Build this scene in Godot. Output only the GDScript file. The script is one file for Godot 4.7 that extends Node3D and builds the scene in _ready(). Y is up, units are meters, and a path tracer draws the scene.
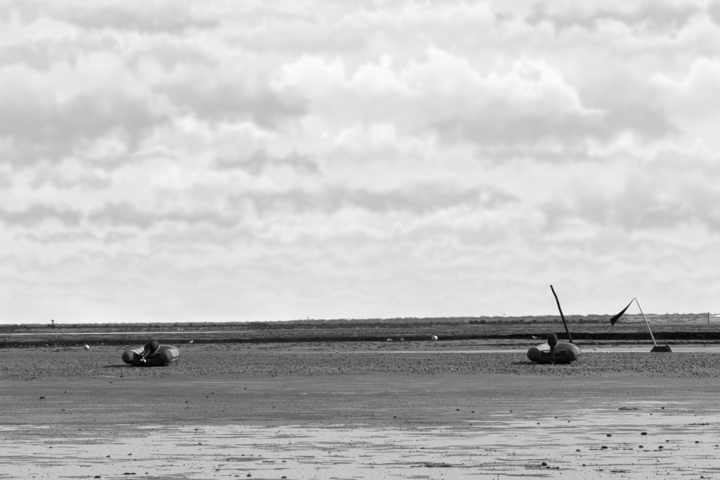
extends Node3D

# ---------------------------------------------------------------- constants
const FOCAL := 1400.0          # lens length in pixels of the 720 x 480 photograph
const EYE := 1.4               # height of the camera above the mud
const EXPOSURE := 3.6

var rng := RandomNumberGenerator.new()
var used := {}
var cam: Camera3D
var n_long := FastNoiseLite.new()
var n_mid := FastNoiseLite.new()
var n_fine := FastNoiseLite.new()
var n_big := FastNoiseLite.new()
var n_sky := FastNoiseLite.new()
var n_sky2 := FastNoiseLite.new()
var M := {}

# ---------------------------------------------------------------- small helpers
func grey(a: float) -> Color:
	return Color(a, a, a).linear_to_srgb()

func numbered(called: String) -> String:
	if not used.has(called):
		used[called] = 0
		return called
	used[called] += 1
	return "%s_%03d" % [called, used[called]]

func tag(o: Node, label: String, category: String, group := "", kind := "") -> void:
	if label != "": o.set_meta("label", label)
	if category != "": o.set_meta("category", category)
	if group != "": o.set_meta("group", group)
	if kind != "": o.set_meta("kind", kind)

func base(called: String, at: Vector3, turn := 0.0) -> Node3D:
	var o := Node3D.new()
	o.name = numbered(called)
	add_child(o)
	o.position = at
	o.rotation.y = turn
	return o

func part(called: String, mesh: Mesh, m: Material, parent: Node, at := Vector3.ZERO) -> MeshInstance3D:
	var o := MeshInstance3D.new()
	o.mesh = mesh
	o.material_override = m
	o.name = called if parent != self else numbered(called)
	parent.add_child(o, true)
	o.position = at
	return o

func scatter(called: String, mesh: Mesh, m: Material, spots: Array, label: String, category: String) -> void:
	# spots: [Transform3D, tone]
	var mm := MultiMesh.new()
	mm.transform_format = MultiMesh.TRANSFORM_3D
	mm.use_colors = true
	mm.mesh = mesh
	mm.instance_count = spots.size()
	for i in spots.size():
		mm.set_instance_transform(i, spots[i][0])
		var t: float = spots[i][1]
		mm.set_instance_color(i, Color(t, t, t))
	var o := MultiMeshInstance3D.new()
	o.multimesh = mm
	o.material_override = m
	o.name = called
	add_child(o)
	tag(o, label, category, "", "stuff")

# a photograph pixel seen on the level ground at height h
func gp(px: float, py: float, h := 0.0) -> Vector3:
	var dir := cam.basis * Vector3((px - 360.0) / FOCAL, -(py - 240.0) / FOCAL, -1.0)
	var t := (h - cam.position.y) / dir.y
	return cam.position + dir * t

# a photograph pixel at a known distance in front of the camera
func at_depth(px: float, py: float, d: float) -> Vector3:
	var dir := cam.basis * Vector3((px - 360.0) / FOCAL, -(py - 240.0) / FOCAL, -1.0)
	return cam.position + dir * (d / -dir.z)

# ---------------------------------------------------------------- mesh builders
func commit(st: SurfaceTool) -> ArrayMesh:
	st.generate_normals()
	return st.commit()

func loft(rings: Array, cap := true, closed := true, st: SurfaceTool = null) -> ArrayMesh:
	var own := st == null
	if own:
		st = SurfaceTool.new()
		st.begin(Mesh.PRIMITIVE_TRIANGLES)
		st.set_smooth_group(0)
	var n: int = rings[0].size()
	for i in rings.size() - 1:
		for k in (n if closed else n - 1):
			var a: Vector3 = rings[i][k]
			var b: Vector3 = rings[i][(k + 1) % n]
			var c: Vector3 = rings[i + 1][(k + 1) % n]
			var d: Vector3 = rings[i + 1][k]
			for v in [a, b, c, a, c, d]:
				st.add_vertex(v)
	if cap:
		for e in [0, rings.size() - 1]:
			var mid := Vector3.ZERO
			for v in rings[e]: mid += v
			mid /= n
			for k in n:
				var p: Vector3 = rings[e][k]
				var q: Vector3 = rings[e][(k + 1) % n]
				if e == 0:
					for v in [mid, q, p]: st.add_vertex(v)
				else:
					for v in [mid, p, q]: st.add_vertex(v)
	return commit(st) if own else null

func tube_rings(points: Array, radii: Array, seg := 12, flat := 1.0) -> Array:
	var rings := []
	var up := Vector3.UP
	for i in points.size():
		var t: Vector3 = (points[min(i + 1, points.size() - 1)] - points[max(i - 1, 0)]).normalized()
		if abs(t.dot(up)) > 0.98: up = Vector3.FORWARD
		var s := t.cross(up).normalized()
		var u := s.cross(t).normalized()
		up = u
		var ring := []
		for k in seg:
			var a := TAU * k / seg
			ring.append(points[i] + s * cos(a) * radii[i] + u * sin(a) * radii[i] * flat)
		rings.append(ring)
	return rings

func tube(points: Array, radii: Array, seg := 12, flat := 1.0) -> ArrayMesh:
	return loft(tube_rings(points, radii, seg, flat))

func smooth_line(ctrl: Array, each := 6) -> Array:
	var out := []
	for i in ctrl.size() - 1:
		var p0: Vector3 = ctrl[max(i - 1, 0)]
		var p1: Vector3 = ctrl[i]
		var p2: Vector3 = ctrl[i + 1]
		var p3: Vector3 = ctrl[min(i + 2, ctrl.size() - 1)]
		for k in each:
			out.append(p1.cubic_interpolate(p2, p0, p3, float(k) / each))
	out.append(ctrl[-1])
	return out

func box(lo: Vector3, hi: Vector3, bevel := 0.01) -> ArrayMesh:
	# bevelled box: octagonal section swept along y, with chamfered ends
	var rings := []
	for e in [[lo.y, bevel], [lo.y + bevel, 0.0], [hi.y - bevel, 0.0], [hi.y, bevel]]:
		var i: float = e[1]
		var x0 := lo.x + i
		var x1 := hi.x - i
		var z0 := lo.z + i
		var z1 := hi.z - i
		var c := bevel
		var y: float = e[0]
		rings.append([Vector3(x0 + c, y, z0), Vector3(x1 - c, y, z0), Vector3(x1, y, z0 + c), Vector3(x1, y, z1 - c), Vector3(x1 - c, y, z1), Vector3(x0 + c, y, z1), Vector3(x0, y, z1 - c), Vector3(x0, y, z0 + c)])
	var st := SurfaceTool.new()
	st.begin(Mesh.PRIMITIVE_TRIANGLES)
	st.set_smooth_group(-1)
	loft(rings, true, true, st)
	return commit(st)

func lump(seed_: int, squash: float, rough: float, rows := 7, cols := 11) -> ArrayMesh:
	var f := FastNoiseLite.new()
	f.seed = seed_
	f.frequency = 0.8
	var rings := []
	for i in rows + 1:
		var th := PI * (0.04 + 0.92 * i / rows)
		var ring := []
		for k in cols:
			var ph := -TAU * k / cols
			var v := Vector3(sin(th) * cos(ph), cos(th), sin(th) * sin(ph))
			var r := 1.0 + rough * f.get_noise_3dv(v * 1.6) * 2.0
			ring.append(Vector3(v.x * r, v.y * r * squash, v.z * r))
		rings.append(ring)
	return loft(rings)

func superring(y: float, rx: float, rz: float, cz: float, n := 20, pw := 0.75) -> Array:
	var ring := []
	for k in n:
		var a := TAU * k / n
		var c := cos(a)
		var s := sin(a)
		ring.append(Vector3(rx * sign(c) * pow(abs(c), pw), y, cz + rz * sign(s) * pow(abs(s), pw)))
	return ring

# ---------------------------------------------------------------- materials
func noise_tex(seed_: int, freq: float, lo: float, hi: float, normal := false, strength := 4.0, oct := 4) -> NoiseTexture2D:
	var f := FastNoiseLite.new()
	f.seed = seed_
	f.frequency = freq
	f.fractal_octaves = oct
	var t := NoiseTexture2D.new()
	t.width = 512
	t.height = 512
	t.seamless = true
	t.noise = f
	if normal:
		t.as_normal_map = true
		t.bump_strength = strength
	else:
		var g := Gradient.new()
		g.set_color(0, grey(lo))
		g.set_color(1, grey(hi))
		t.color_ramp = g
	return t

func plain(a: float, rough := 0.8, spec := 0.4, metal := 0.0) -> StandardMaterial3D:
	var m := StandardMaterial3D.new()
	m.albedo_color = grey(a)
	m.roughness = rough
	m.metallic_specular = spec
	m.metallic = metal
	return m

func grained(a: float, rough: float, spec: float, scale: float, seed_: int, lo := 0.6, hi := 1.0, bump := 0.6, world := false) -> StandardMaterial3D:
	var m := plain(a, rough, spec)
	m.albedo_texture = noise_tex(seed_, 0.02, lo, hi)
	m.normal_enabled = true
	m.normal_texture = noise_tex(seed_ + 1, 0.03, 0, 1, true, 6.0)
	m.normal_scale = bump
	m.uv1_triplanar = true
	m.uv1_world_triplanar = world
	m.uv1_scale = Vector3.ONE * scale
	return m

func make_materials() -> void:
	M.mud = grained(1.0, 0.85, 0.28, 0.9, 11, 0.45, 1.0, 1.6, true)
	M.mud.vertex_color_use_as_albedo = true
	M.wet_mud = grained(1.0, 0.40, 0.5, 0.9, 15, 0.45, 1.0, 1.1, true)
	M.wet_mud.vertex_color_use_as_albedo = true
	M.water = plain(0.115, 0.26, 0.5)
	M.water.normal_enabled = true
	M.water.normal_texture = noise_tex(21, 0.05, 0, 1, true, 5.0)
	M.water.normal_scale = 0.42
	M.water.uv1_triplanar = true
	M.water.uv1_world_triplanar = true
	M.water.uv1_scale = Vector3(0.62, 0.7, 0.27)
	M.copies = plain(1.0, 0.75, 0.35)
	M.copies.vertex_color_use_as_albedo = true
	M.weed = plain(1.0, 0.95, 0.05)
	M.weed.vertex_color_use_as_albedo = true
	M.stone = grained(0.012, 0.85, 0.2, 9.0, 31, 0.5, 1.0, 0.8)
	M.kelp = grained(0.012, 0.6, 0.3, 14.0, 33, 0.5, 1.0, 0.8)
	M.fabric = grained(0.10, 0.7, 0.2, 3.0, 41, 0.72, 1.0, 0.25)
	M.fabric_dark = grained(0.018, 0.85, 0.08, 3.0, 43, 0.7, 1.0, 0.25)
	M.fabric_shade = grained(0.022, 0.7, 0.2, 3.0, 44, 0.6, 1.0, 0.25)  # tube fabric darkened: shade on the stern ends put into the base colour
	M.hull = grained(0.012, 0.8, 0.08, 2.5, 45, 0.5, 1.0, 0.2)
	M.ply = grained(0.02, 0.85, 0.08, 4.0, 47, 0.6, 1.0, 0.3)
	M.deck = grained(0.03, 0.7, 0.4, 4.0, 49, 0.6, 1.0, 0.3)
	M.cowl = grained(0.008, 0.55, 0.1, 4.0, 51, 0.8, 1.0, 0.08)
	M.leg = plain(0.01, 0.75, 0.1)
	M.alloy = plain(0.16, 0.4, 0.5, 0.5)
	M.rope = plain(0.12, 0.9, 0.2)
	M.pole_wood = grained(0.014, 0.9, 0.15, 6.0, 53, 0.4, 1.0, 1.0)
	M.pole_pale = grained(0.22, 0.6, 0.4, 6.0, 55, 0.6, 1.0, 0.5)
	M.concrete = grained(0.012, 0.95, 0.08, 4.0, 57, 0.4, 1.0, 1.0)
	M.pennant = grained(0.009, 0.95, 0.05, 6.0, 59, 0.6, 1.0, 0.4)
	M.buoy = grained(0.20, 0.5, 0.5, 6.0, 61, 0.6, 1.0, 0.3)
	M.feather = plain(0.30, 0.8, 0.2)
	M.wing = plain(0.12, 0.8, 0.2)
	M.wing_dark = plain(0.02, 0.8, 0.2)
	M.beak = plain(0.1, 0.6, 0.3)
	M.bark = plain(0.03, 0.9, 0.2)
	M.leaf = plain(0.014, 0.8, 0.2)
	M.hill = plain(1.0, 0.95, 0.1)
	M.hill.vertex_color_use_as_albedo = true
	M.tower = plain(0.16, 0.9, 0.2)
	M.white_wall = plain(0.75, 0.8, 0.3)
	M.roof = plain(0.6, 0.8, 0.3)

# ---------------------------------------------------------------- sky
const CLOUDS := [
	# middle x, base y, half width, height (photograph pixels), tone of the base, tone of the top; farther clouds first
	[120, 300, 130, 10, 221, 227], [420, 302, 160, 9, 221, 227], [640, 298, 120, 10, 220, 227], [250, 290, 120, 11, 220, 227], [560, 288, 130, 11, 220, 228],
	[60, 284, 90, 12, 218, 227], [380, 280, 110, 12, 219, 228], [690, 280, 80, 14, 219, 228], [200, 272, 100, 14, 217, 228], [500, 270, 100, 14, 219, 229],
	[70, 264, 100, 14, 215, 228], [610, 264, 90, 16, 217, 229], [330, 262, 90, 15, 218, 230], [440, 254, 70, 14, 219, 231], [150, 254, 70, 13, 214, 228], [700, 250, 60, 16, 218, 232],
	[590, 246, 60, 22, 214, 235], [75, 238, 62, 14, 208, 228], [210, 240, 55, 26, 211, 231], [335, 244, 85, 24, 218, 237], [470, 236, 72, 30, 215, 239], [285, 226, 40, 14, 220, 236], [545, 226, 40, 16, 219, 236],
	[100, 219, 135, 28, 200, 230], [30, 214, 60, 16, 201, 222], [215, 197, 62, 36, 217, 240], [325, 204, 98, 34, 203, 231], [435, 202, 78, 34, 205, 233], [50, 184, 75, 24, 211, 230], [650, 218, 112, 66, 205, 228], [690, 222, 55, 24, 203, 224],
	[600, 160, 60, 24, 219, 242], [690, 168, 55, 34, 219, 241], [540, 158, 64, 24, 208, 233], [385, 158, 52, 48, 219, 247], [270, 168, 52, 32, 200, 228], [185, 147, 80, 40, 219, 247], [45, 160, 85, 34, 200, 236], [130, 160, 50, 18, 212, 236],
	[710, 112, 58, 80, 223, 247], [605, 122, 70, 78, 206, 229], [510, 132, 100, 78, 203, 247], [430, 112, 66, 72, 219, 245], [335, 112, 82, 72, 224, 248], [215, 114, 92, 62, 199, 228], [60, 132, 125, 84, 195, 229], [25, 62, 55, 40, 212, 234], [90, 48, 46, 34, 214, 242],
	[165, 62, 50, 40, 213, 238], [300, 48, 70, 34, 220, 236], [420, 34, 80, 40, 226, 243], [560, 44, 80, 34, 223, 240], [680, 52, 70, 36, 220, 240],
	[140, 28, 78, 36, 204, 226], [30, 14, 70, 30, 216, 232], [250, 16, 60, 24, 224, 238], [545, 22, 58, 34, 204, 230], [660, 20, 76, 34, 205, 230], [400, 2, 80, 20, 224, 238],
]

func sky_far(dir: Vector3) -> float:
	var y := maxf(dir.y, 0.0)
	var p := Vector2(dir.x, dir.z) / (y + 0.13)
	var n := n_sky.get_noise_2d(p.x * 26.0, p.y * 26.0)
	var e := n_sky2.get_noise_3d(dir.x * 55.0, dir.y * 110.0, dir.z * 55.0)
	var v := 226.0 + 46.0 * n + 14.0 * e
	return lerpf(224.0, v, smoothstep(0.0, 0.14, y))

func sky_near(px: float, py: float) -> float:
	var low := smoothstep(170.0, 315.0, py)
	var v := lerpf(231.0, 225.0, low) + 9.0 * n_sky2.get_noise_3d(px * 0.35, py * 0.9, 400.0)
	var wx := px + 26.0 * n_sky2.get_noise_3d(px * 0.8, py * 1.1, 3.0)
	var wy := py + 13.0 * n_sky2.get_noise_3d(px * 0.9, py * 1.2, 77.0)
	var k := 0
	for b in CLOUDS:
		k += 1
		var w: float = b[2] * 1.12
		var dx: float = (wx - b[0]) / w
		if dx < -1.0 or dx > 1.0: continue
		var h: float = b[3]
		if wy < b[1] - h * 1.6 or wy > b[1] + h * 0.6: continue
		# heaped top: rounded puffs at two scales
		var sc := 34.0 / (h + 14.0)
		var p1 := 1.0 - 2.2 * absf(n_sky2.get_noise_3d(px * sc, py * sc * 0.6, 61.0 * k))
		var p2 := 1.0 - 2.2 * absf(n_sky2.get_noise_3d(px * sc * 2.6, py * sc * 2.0, 61.0 * k + 20.0))
		var top: float = h * sqrt(1.0 - dx * dx) * (0.34 + 0.55 * p1 + 0.16 * p2)
		var y: float = b[1] - wy
		var edge := 1.8 + 0.06 * h
		var a := smoothstep(-edge * 0.5, edge, top - y)
		var base_soft := 2.5 + 0.24 * h
		a *= smoothstep(-base_soft, base_soft * 0.5, y + 0.3 * h * (p1 - 0.45)) * smoothstep(0.0, 0.22, 1.0 - absf(dx))
		if a <= 0.0: continue
		var t := clampf(y / maxf(top, 3.0), 0.0, 1.0)
		var tn: float = lerpf(b[4] - 2.0, b[5], smoothstep(0.05, 0.95, t + 0.18 * (p1 - 0.5)))
		tn += 5.0 * (p2 - 0.55) * (0.4 + 0.6 * t)
		v = lerpf(v, tn, 0.86 * a)
	return clampf(228.0 + (v - 228.0) * 1.28, 180.0, 250.0)

func make_sky() -> PanoramaSkyMaterial:
	n_sky.seed = 4
	n_sky.frequency = 0.03
	n_sky.fractal_octaves = 5
	n_sky2.seed = 9
	n_sky2.frequency = 0.03
	n_sky2.fractal_octaves = 4
	var w := 1024
	var h := 512
	var data := PackedByteArray()
	data.resize(w * h)
	for r in h:
		var el := PI / 2.0 - PI * (r + 0.5) / h
		for c in w:
			if r > h / 2:
				data[r * w + c] = 120
				continue
			var az := TAU * (c + 0.5) / w
			var dir := Vector3(sin(az) * cos(el), sin(el), -cos(az) * cos(el))
			data[r * w + c] = int(clampf(sky_far(dir), 120.0, 255.0))
	var im := Image.create_from_data(w, h, false, Image.FORMAT_L8, data)
	im.resize(4096, 2048, Image.INTERPOLATE_CUBIC)
	var inv := cam.basis.inverse()
	for r in range(760, 1040):
		var el := PI / 2.0 - PI * (r + 0.5) / 2048.0
		for c in range(-330, 330):
			var az := TAU * (c + 0.5) / 4096.0
			var dir := Vector3(sin(az) * cos(el), sin(el), -cos(az) * cos(el))
			var q := inv * dir
			var px := 360.0 - q.x / q.z * FOCAL
			var py := 240.0 + q.y / q.z * FOCAL
			var wgt := smoothstep(-330.0, -60.0, px) * (1.0 - smoothstep(780.0, 1050.0, px)) * smoothstep(-200.0, -20.0, py)
			if wgt <= 0.0: continue
			var v := lerpf(sky_far(dir), sky_near(px, minf(py, 330.0)), wgt) if wgt < 1.0 else sky_near(px, minf(py, 330.0))
			# fine dither keeps the smooth tones from banding
			v += rng.randf() - 0.5
			var g := clampf(v, 100.0, 255.0) / 255.0
			im.set_pixel(posmod(c, 4096), r, Color(g, g, g))
	var m := PanoramaSkyMaterial.new()
	m.panorama = ImageTexture.create_from_image(im)
	m.energy_multiplier = 1.0 / EXPOSURE
	return m

# ---------------------------------------------------------------- ground
func curve(x: float, pts: Array) -> float:
	if x <= pts[0][0]: return pts[0][1]
	for i in pts.size() - 1:
		if x <= pts[i + 1][0]:
			var t: float = (x - pts[i][0]) / (pts[i + 1][0] - pts[i][0])
			t = t * t * (3.0 - 2.0 * t)
			return lerpf(pts[i][1], pts[i + 1][1], t)
	return pts[-1][1]

const BANK := [[-60.0, 78.0], [-22.4, 86.0], [-16.5, 95.0], [-8.9, 102.0], [0.0, 106.0], [9.4, 107.0], [14.0, 99.0], [18.0, 93.0], [24.0, 91.0], [60.0, 93.0]]
const BANK_H := [[-60.0, 0.42], [-22.4, 0.42], [-12.0, 0.33], [0.0, 0.36], [9.0, 0.38], [14.5, 0.62], [24.0, 0.67], [60.0, 0.64]]

func bank_d(x: float) -> float:
	return curve(x, BANK) + 0.9 * n_mid.get_noise_2d(x * 0.6, 7.0)

func shore_d(x: float, d: float) -> float:
	# the far edge of the flats: nearer on one side, receding to the other
	var b := x / maxf(d, 1.0)
	return curve(b, [[-0.4, 200.0], [-0.25, 232.0], [-0.1, 255.0], [0.03, 300.0], [0.1, 400.0], [0.15, 470.0], [0.2, 520.0], [0.22, 640.0], [0.4, 700.0]])

func wet_edge(x: float) -> float:
	return 20.2 + 5.6 * smoothstep(0.6, 4.4, x) + 1.3 * n_mid.get_noise_2d(x * 1.3, 50.0)

func strip(x: float, d: float) -> float:
	# the shining strip of standing water in front of the bank
	var half := curve(x, [[-9.0, 0.0], [-5.0, 0.8], [2.0, 1.8], [9.0, 4.5], [17.0, 8.5], [40.0, 9.0]])
	if half <= 0.01: return 0.0
	var c := 69.0 + 0.8 * n_mid.get_noise_2d(x * 0.7, 90.0)
	return 1.0 - smoothstep(0.65, 1.1, absf(d - c) / half)

func belt_edge(x: float) -> float:
	return 37.4 + 3.2 * n_mid.get_noise_2d(x * 0.45, 210.0) + 1.6 * n_fine.get_noise_2d(x * 0.8, 33.0)

func gh(x: float, d: float) -> float:
	if d > 250.0 and d > shore_d(x, d):
		return 0.45 + 0.5 * smoothstep(0.0, 30.0, d - shore_d(x, d)) + 0.15 * n_big.get_noise_2d(x * 0.1, d * 0.1)
	var nl := n_long.get_noise_2d(x * 0.22, d * 1.0)
	var nf := n_fine.get_noise_2d(x * 0.55, d * 1.6)
	var wet := 1.0 - smoothstep(-4.2, 4.4, d - wet_edge(x) + 2.0 * n_mid.get_noise_2d(x * 0.5, d * 0.8))
	var h := lerpf(0.022, -0.0030, wet)
	h += nl * 0.007 + nf * 0.006
	if d < 30.0:
		h += 0.0085 * n_long.get_noise_2d(x * 0.7 + 31.0, d * 4.2) + 0.009 * n_fine.get_noise_2d(x * 1.4 + 71.0, d * 4.0) + 0.008 * n_fine.get_noise_2d(x * 2.6 + 11.0, d * 4.6)
	# the lumpy belt
	var rough := smoothstep(-0.4, 1.8, d - belt_edge(x)) * (1.0 - smoothstep(60.0, 66.0, d - (6.0 if x < -4.0 else 0.0)))
	if rough > 0.0:
		h += rough * (0.03 + 0.05 * n_fine.get_noise_2d(x * 2.2 + 40.0, d * 2.2))
	var s := strip(x, d)
	h = lerpf(h, 0.0005 + nl * 0.012 + nf * 0.012, s)
	if d > 70.0:
		h += 0.05 * smoothstep(72.0, 84.0, d) * (1.0 - s)
		var lo := smoothstep(82.4, 82.8, d + 1.4 * n_mid.get_noise_2d(x * 0.8, 30.0)) * smoothstep(5.0, 11.0, x)
		h += 0.13 * lo
		var bd := bank_d(x)
		var k := smoothstep(0.0, 0.55, d - bd)
		if k > 0.0:
			var bh := curve(x, BANK_H) + 0.05 * n_mid.get_noise_2d(x * 2.0, 3.0)
			h = lerpf(h, bh + nl * 0.03 + 0.05 * n_big.get_noise_2d(x * 0.6, d * 0.6), k)
	return h

func tone(x: float, d: float) -> float:
	# base colour of the mud: drier and wetter mud, silt and weed film in patches
	var p := n_big.get_noise_2d(x * 0.5, d * 1.6)
	var q := n_fine.get_noise_2d(x * 0.7 + 100.0, d * 0.9)
	var a := 0.046 * (1.0 + 0.6 * p + 0.4 * q)
	return clampf(a, 0.014, 0.085)

func soaked(x: float, d: float) -> bool:
	if d < 0.0: return false
	if d > 36.5:
		return strip(x, d) + 0.8 * n_long.get_noise_2d(x * 0.3, d * 0.8) > 0.45 if d < 84.0 else false
	var e := (d - wet_edge(x)) / 5.0
	var n := n_long.get_noise_2d(x * 0.35 + 7.0, d * 2.2) + 0.6 * n_fine.get_noise_2d(x * 0.8, d * 2.6)
	return n > clampf(0.75 * e - 0.12, -0.25, 0.42)

func build_ground() -> void:
	var ds := []
	var d := -60.0
	while d < 4.0:
		ds.append(d)
		d += 4.0
	while d < 9.0:
		ds.append(d)
		d += 0.25
	while d < 28.0:
		ds.append(d)
		d += 0.05
	while d < 66.0:
		ds.append(d)
		d += 0.11
	while d < 115.0:
		ds.append(d)
		d += 0.16
	while d < 5200.0:
		ds.append(d)
		d += maxf(0.6, (d - 110.0) * 0.035)
	var cols := 321
	var rows := ds.size()
	var v := PackedVector3Array()
	var c := PackedColorArray()
	var nn := PackedVector3Array()
	v.resize(rows * cols)
	c.resize(rows * cols)
	nn.resize(rows * cols)
	for r in rows:
		var dd: float = ds[r]
		var half := 9.0 + 0.36 * maxf(dd, 0.0)
		for k in cols:
			var x := half * (2.0 * k / (cols - 1) - 1.0)
			v[r * cols + k] = Vector3(x, gh(x, dd), -dd)
			var t := tone(x, dd)
			c[r * cols + k] = Color(t, t, t)
	for r in rows:
		for k in cols:
			var ex := v[r * cols + mini(k + 1, cols - 1)] - v[r * cols + maxi(k - 1, 0)]
			var ez := v[mini(r + 1, rows - 1) * cols + k] - v[maxi(r - 1, 0) * cols + k]
			nn[r * cols + k] = ex.cross(ez).normalized()
	# two kinds of mud: drained and still shining wet
	var wet_idx := PackedInt32Array()
	var dry_idx := PackedInt32Array()
	for r in rows - 1:
		for k in cols - 1:
			var a := r * cols + k
			var e := a + cols
			if soaked(v[a].x, -v[a].z):
				wet_idx.append_array([a, e, a + 1, a + 1, e, e + 1])
			else:
				dry_idx.append_array([a, e, a + 1, a + 1, e, e + 1])
	var lists := [dry_idx, wet_idx]
	var me := ArrayMesh.new()
	for i in 2:
		var arr := []
		arr.resize(Mesh.ARRAY_MAX)
		arr[Mesh.ARRAY_VERTEX] = v
		arr[Mesh.ARRAY_NORMAL] = nn
		arr[Mesh.ARRAY_COLOR] = c
		arr[Mesh.ARRAY_INDEX] = lists[i]
		me.add_surface_from_arrays(Mesh.PRIMITIVE_TRIANGLES, arr)
		me.surface_set_material(i, [M.mud, M.wet_mud][i])
	var o := part("mudflat", me, null, self)
	tag(o, "wet tidal mudflat with ripples and a low bank", "mudflat", "", "structure")

func build_water() -> void:
	var st := SurfaceTool.new()
	st.begin(Mesh.PRIMITIVE_TRIANGLES)
	st.set_smooth_group(0)
	var pts := [Vector3(-40, 0, 10), Vector3(-40, 0, -84), Vector3(40, 0, -84), Vector3(40, 0, 10)]
	for i in [0, 1, 2, 0, 2, 3]: st.add_vertex(pts[i])
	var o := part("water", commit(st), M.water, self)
	tag(o, "thin film of silty water lying between the mud ripples", "water", "", "structure")
	# a long lagoon on the far flats
	var a := []
	var b := []
	for i in 41:
		var px := -60.0 + 316.0 * i / 40.0
		var yy := lerpf(334.4, 331.7, (px) / 255.0)
		var th := 0.75 * sqrt(sin(PI * clampf((i + 2.0) / 43.0, 0.0, 1.0))) * (0.75 + 0.5 * n_mid.get_noise_1d(px))
		a.append(gp(px, yy + th, 0.47))
		b.append(gp(px, yy - th, 0.47))
	st = SurfaceTool.new()
	st.begin(Mesh.PRIMITIVE_TRIANGLES)
	st.set_smooth_group(0)
	for i in 40:
		for p in [a[i], b[i], b[i + 1], a[i], b[i + 1], a[i + 1]]: st.add_vertex(p)
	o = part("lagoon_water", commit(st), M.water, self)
	tag(o, "long pale sliver of standing water before the far marsh", "water", "", "structure")

# ---------------------------------------------------------------- boats
func dinghy(at: Vector3, turn: float, label: String, tilted: bool) -> void:
	var t := base("inflatable_dinghy", at, turn)
	t.scale = Vector3(0.92, 1.0, 1.0)
	tag(t, label, "dinghy", "dinghies stranded on the mud")
	# U-shaped buoyancy tube with tapered stern cones
	var ctrl := [Vector3(0.66, 0.385, 0.0), Vector3(0.66, 0.385, -1.0), Vector3(0.65, 0.40, -1.9), Vector3(0.57, 0.44, -2.6), Vector3(0.36, 0.49, -3.1), Vector3(0.0, 0.52, -3.32)]
	var line := []
	var rad := []
	for e in [[0.565, 0.004], [0.56, 0.05], [0.555, 0.085], [0.53, 0.12], [0.48, 0.145], [0.34, 0.19], [0.2, 0.22], [0.08, 0.232]]:
		line.append(Vector3(0.66, 0.385, e[0]))
		rad.append(e[1])
	for p in smooth_line(ctrl, 7):
		line.append(p)
		rad.append(lerpf(0.235, 0.215, clampf(-p.z / 3.3, 0, 1)))
	var n := line.size()
	for i in range(n - 2, -1, -1):
		line.append(Vector3(-line[i].x, line[i].y, line[i].z))
		rad.append(rad[i])
	var all := tube_rings(line, rad, 36)
	var body := []
	var cones := [[], []]
	for i in all.size():
		if line[i].z > 0.07: cones[0 if i < all.size() / 2 else 1].append(all[i])
		if line[i].z < 0.1: body.append(all[i])
	part("buoyancy_tube", loft(body), M.fabric, t)
	for cn in cones: part("stern_cone", loft(cn), M.fabric_shade, t)  # cones coloured dark to carry the shade of the stern side
	# seam bands round the tube, where the chambers and cones join
	for z in [-0.95, -1.9]:
		for s in [1.0, -1.0]:
			var ring := []
			for k in [-1.0, 1.0]: ring.append(Vector3(0.66 * s, 0.385 if z > -1.5 else 0.40, z + 0.02 * k))
			part("seam_band", tube(ring, [0.2375, 0.2375], 36), M.fabric_dark, t)
	# rubbing strake along the outer side
	var stk := []
	for i in line.size():
		var p: Vector3 = line[i]
		if p.z > 0.3: continue
		var out := Vector3(p.x, 0, 0)
		if p.z < -1.9: out = Vector3(p.x, 0, p.z + 1.9)
		stk.append(p + out.normalized() * (rad[i] + 0.004) + Vector3(0, -0.03, 0))
	var sr := []
	for i in stk.size(): sr.append(0.026)
	part("rubbing_strake", tube(stk, sr, 8), M.fabric_dark, t)
	# grab line looped along each side, on sewn patches
	for s in [1.0, -1.0]:
		var gl := []
		for k in 25:
			var u := k / 24.0
			var z := -0.25 - 2.0 * u
			var sag := absf(sin(u * PI * 4.0))
			var an := 0.62 - 0.42 * sag
			gl.append(Vector3(s * (0.655 + 0.252 * cos(an)), 0.39 + 0.252 * sin(an), z))
		var gr := []
		for k in 25: gr.append(0.006)
		part("grab_line", tube(gl, gr, 6), M.rope, t)
	# rigid V hull
	var rings := []
	for i in 14:
		var u := i / 13.0
		var z := 0.40 - 3.4 * u
		var tail := smoothstep(0.0, 0.12, u)
		var wd := 0.80 * (1.0 - pow(u, 3.0) * 0.92) * lerpf(0.9, 1.0, tail)
		var ky := 0.36 * pow(u, 3.5) + 0.07 * (1.0 - tail)
		var cy := 0.27 + 0.16 * pow(u, 2.5)
		rings.append([Vector3(0, ky, z), Vector3(wd * 0.35, lerpf(ky, cy, 0.14), z), Vector3(wd * 0.7, lerpf(ky, cy, 0.45), z), Vector3(wd, cy, z), Vector3(wd * 0.9, cy + 0.03, z), Vector3(-wd * 0.9, cy + 0.03, z), Vector3(-wd, cy, z), Vector3(-wd * 0.7, lerpf(ky, cy, 0.45), z), Vector3(-wd * 0.35, lerpf(ky, cy, 0.14), z)])
	part("hull", loft(rings), M.hull, t)
	part("deck", box(Vector3(-0.44, 0.285, -2.6), Vector3(0.44, 0.31, -0.05), 0.008), M.deck, t)
	# transom with a lowered middle for the motor
	var prof := [Vector2(-0.46, 0.20), Vector2(-0.2, 0.12), Vector2(0.2, 0.12), Vector2(0.46, 0.20), Vector2(0.46, 0.52), Vector2(0.3, 0.46), Vector2(0.2, 0.44), Vector2(-0.2, 0.44), Vector2(-0.3, 0.46), Vector2(-0.46, 0.52)]
	var f0 := []
	var f1 := []
	for p in prof:
		f0.append(Vector3(p.x, p.y, -0.02))
		f1.append(Vector3(p.x, p.y, 0.03))
	var st := SurfaceTool.new()
	st.begin(Mesh.PRIMITIVE_TRIANGLES)
	st.set_smooth_group(-1)
	loft([f0, f1], true, true, st)
	var tr := part("transom", commit(st), M.ply, t)
	part("motor_pad", box(Vector3(-0.13, 0.24, 0.032), Vector3(0.13, 0.42, 0.05), 0.005), M.hull, tr)
	part("bench_seat", box(Vector3(-0.47, 0.46, -1.35), Vector3(0.47, 0.50, -1.10), 0.012), M.deck, t)
	var bh := []
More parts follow.
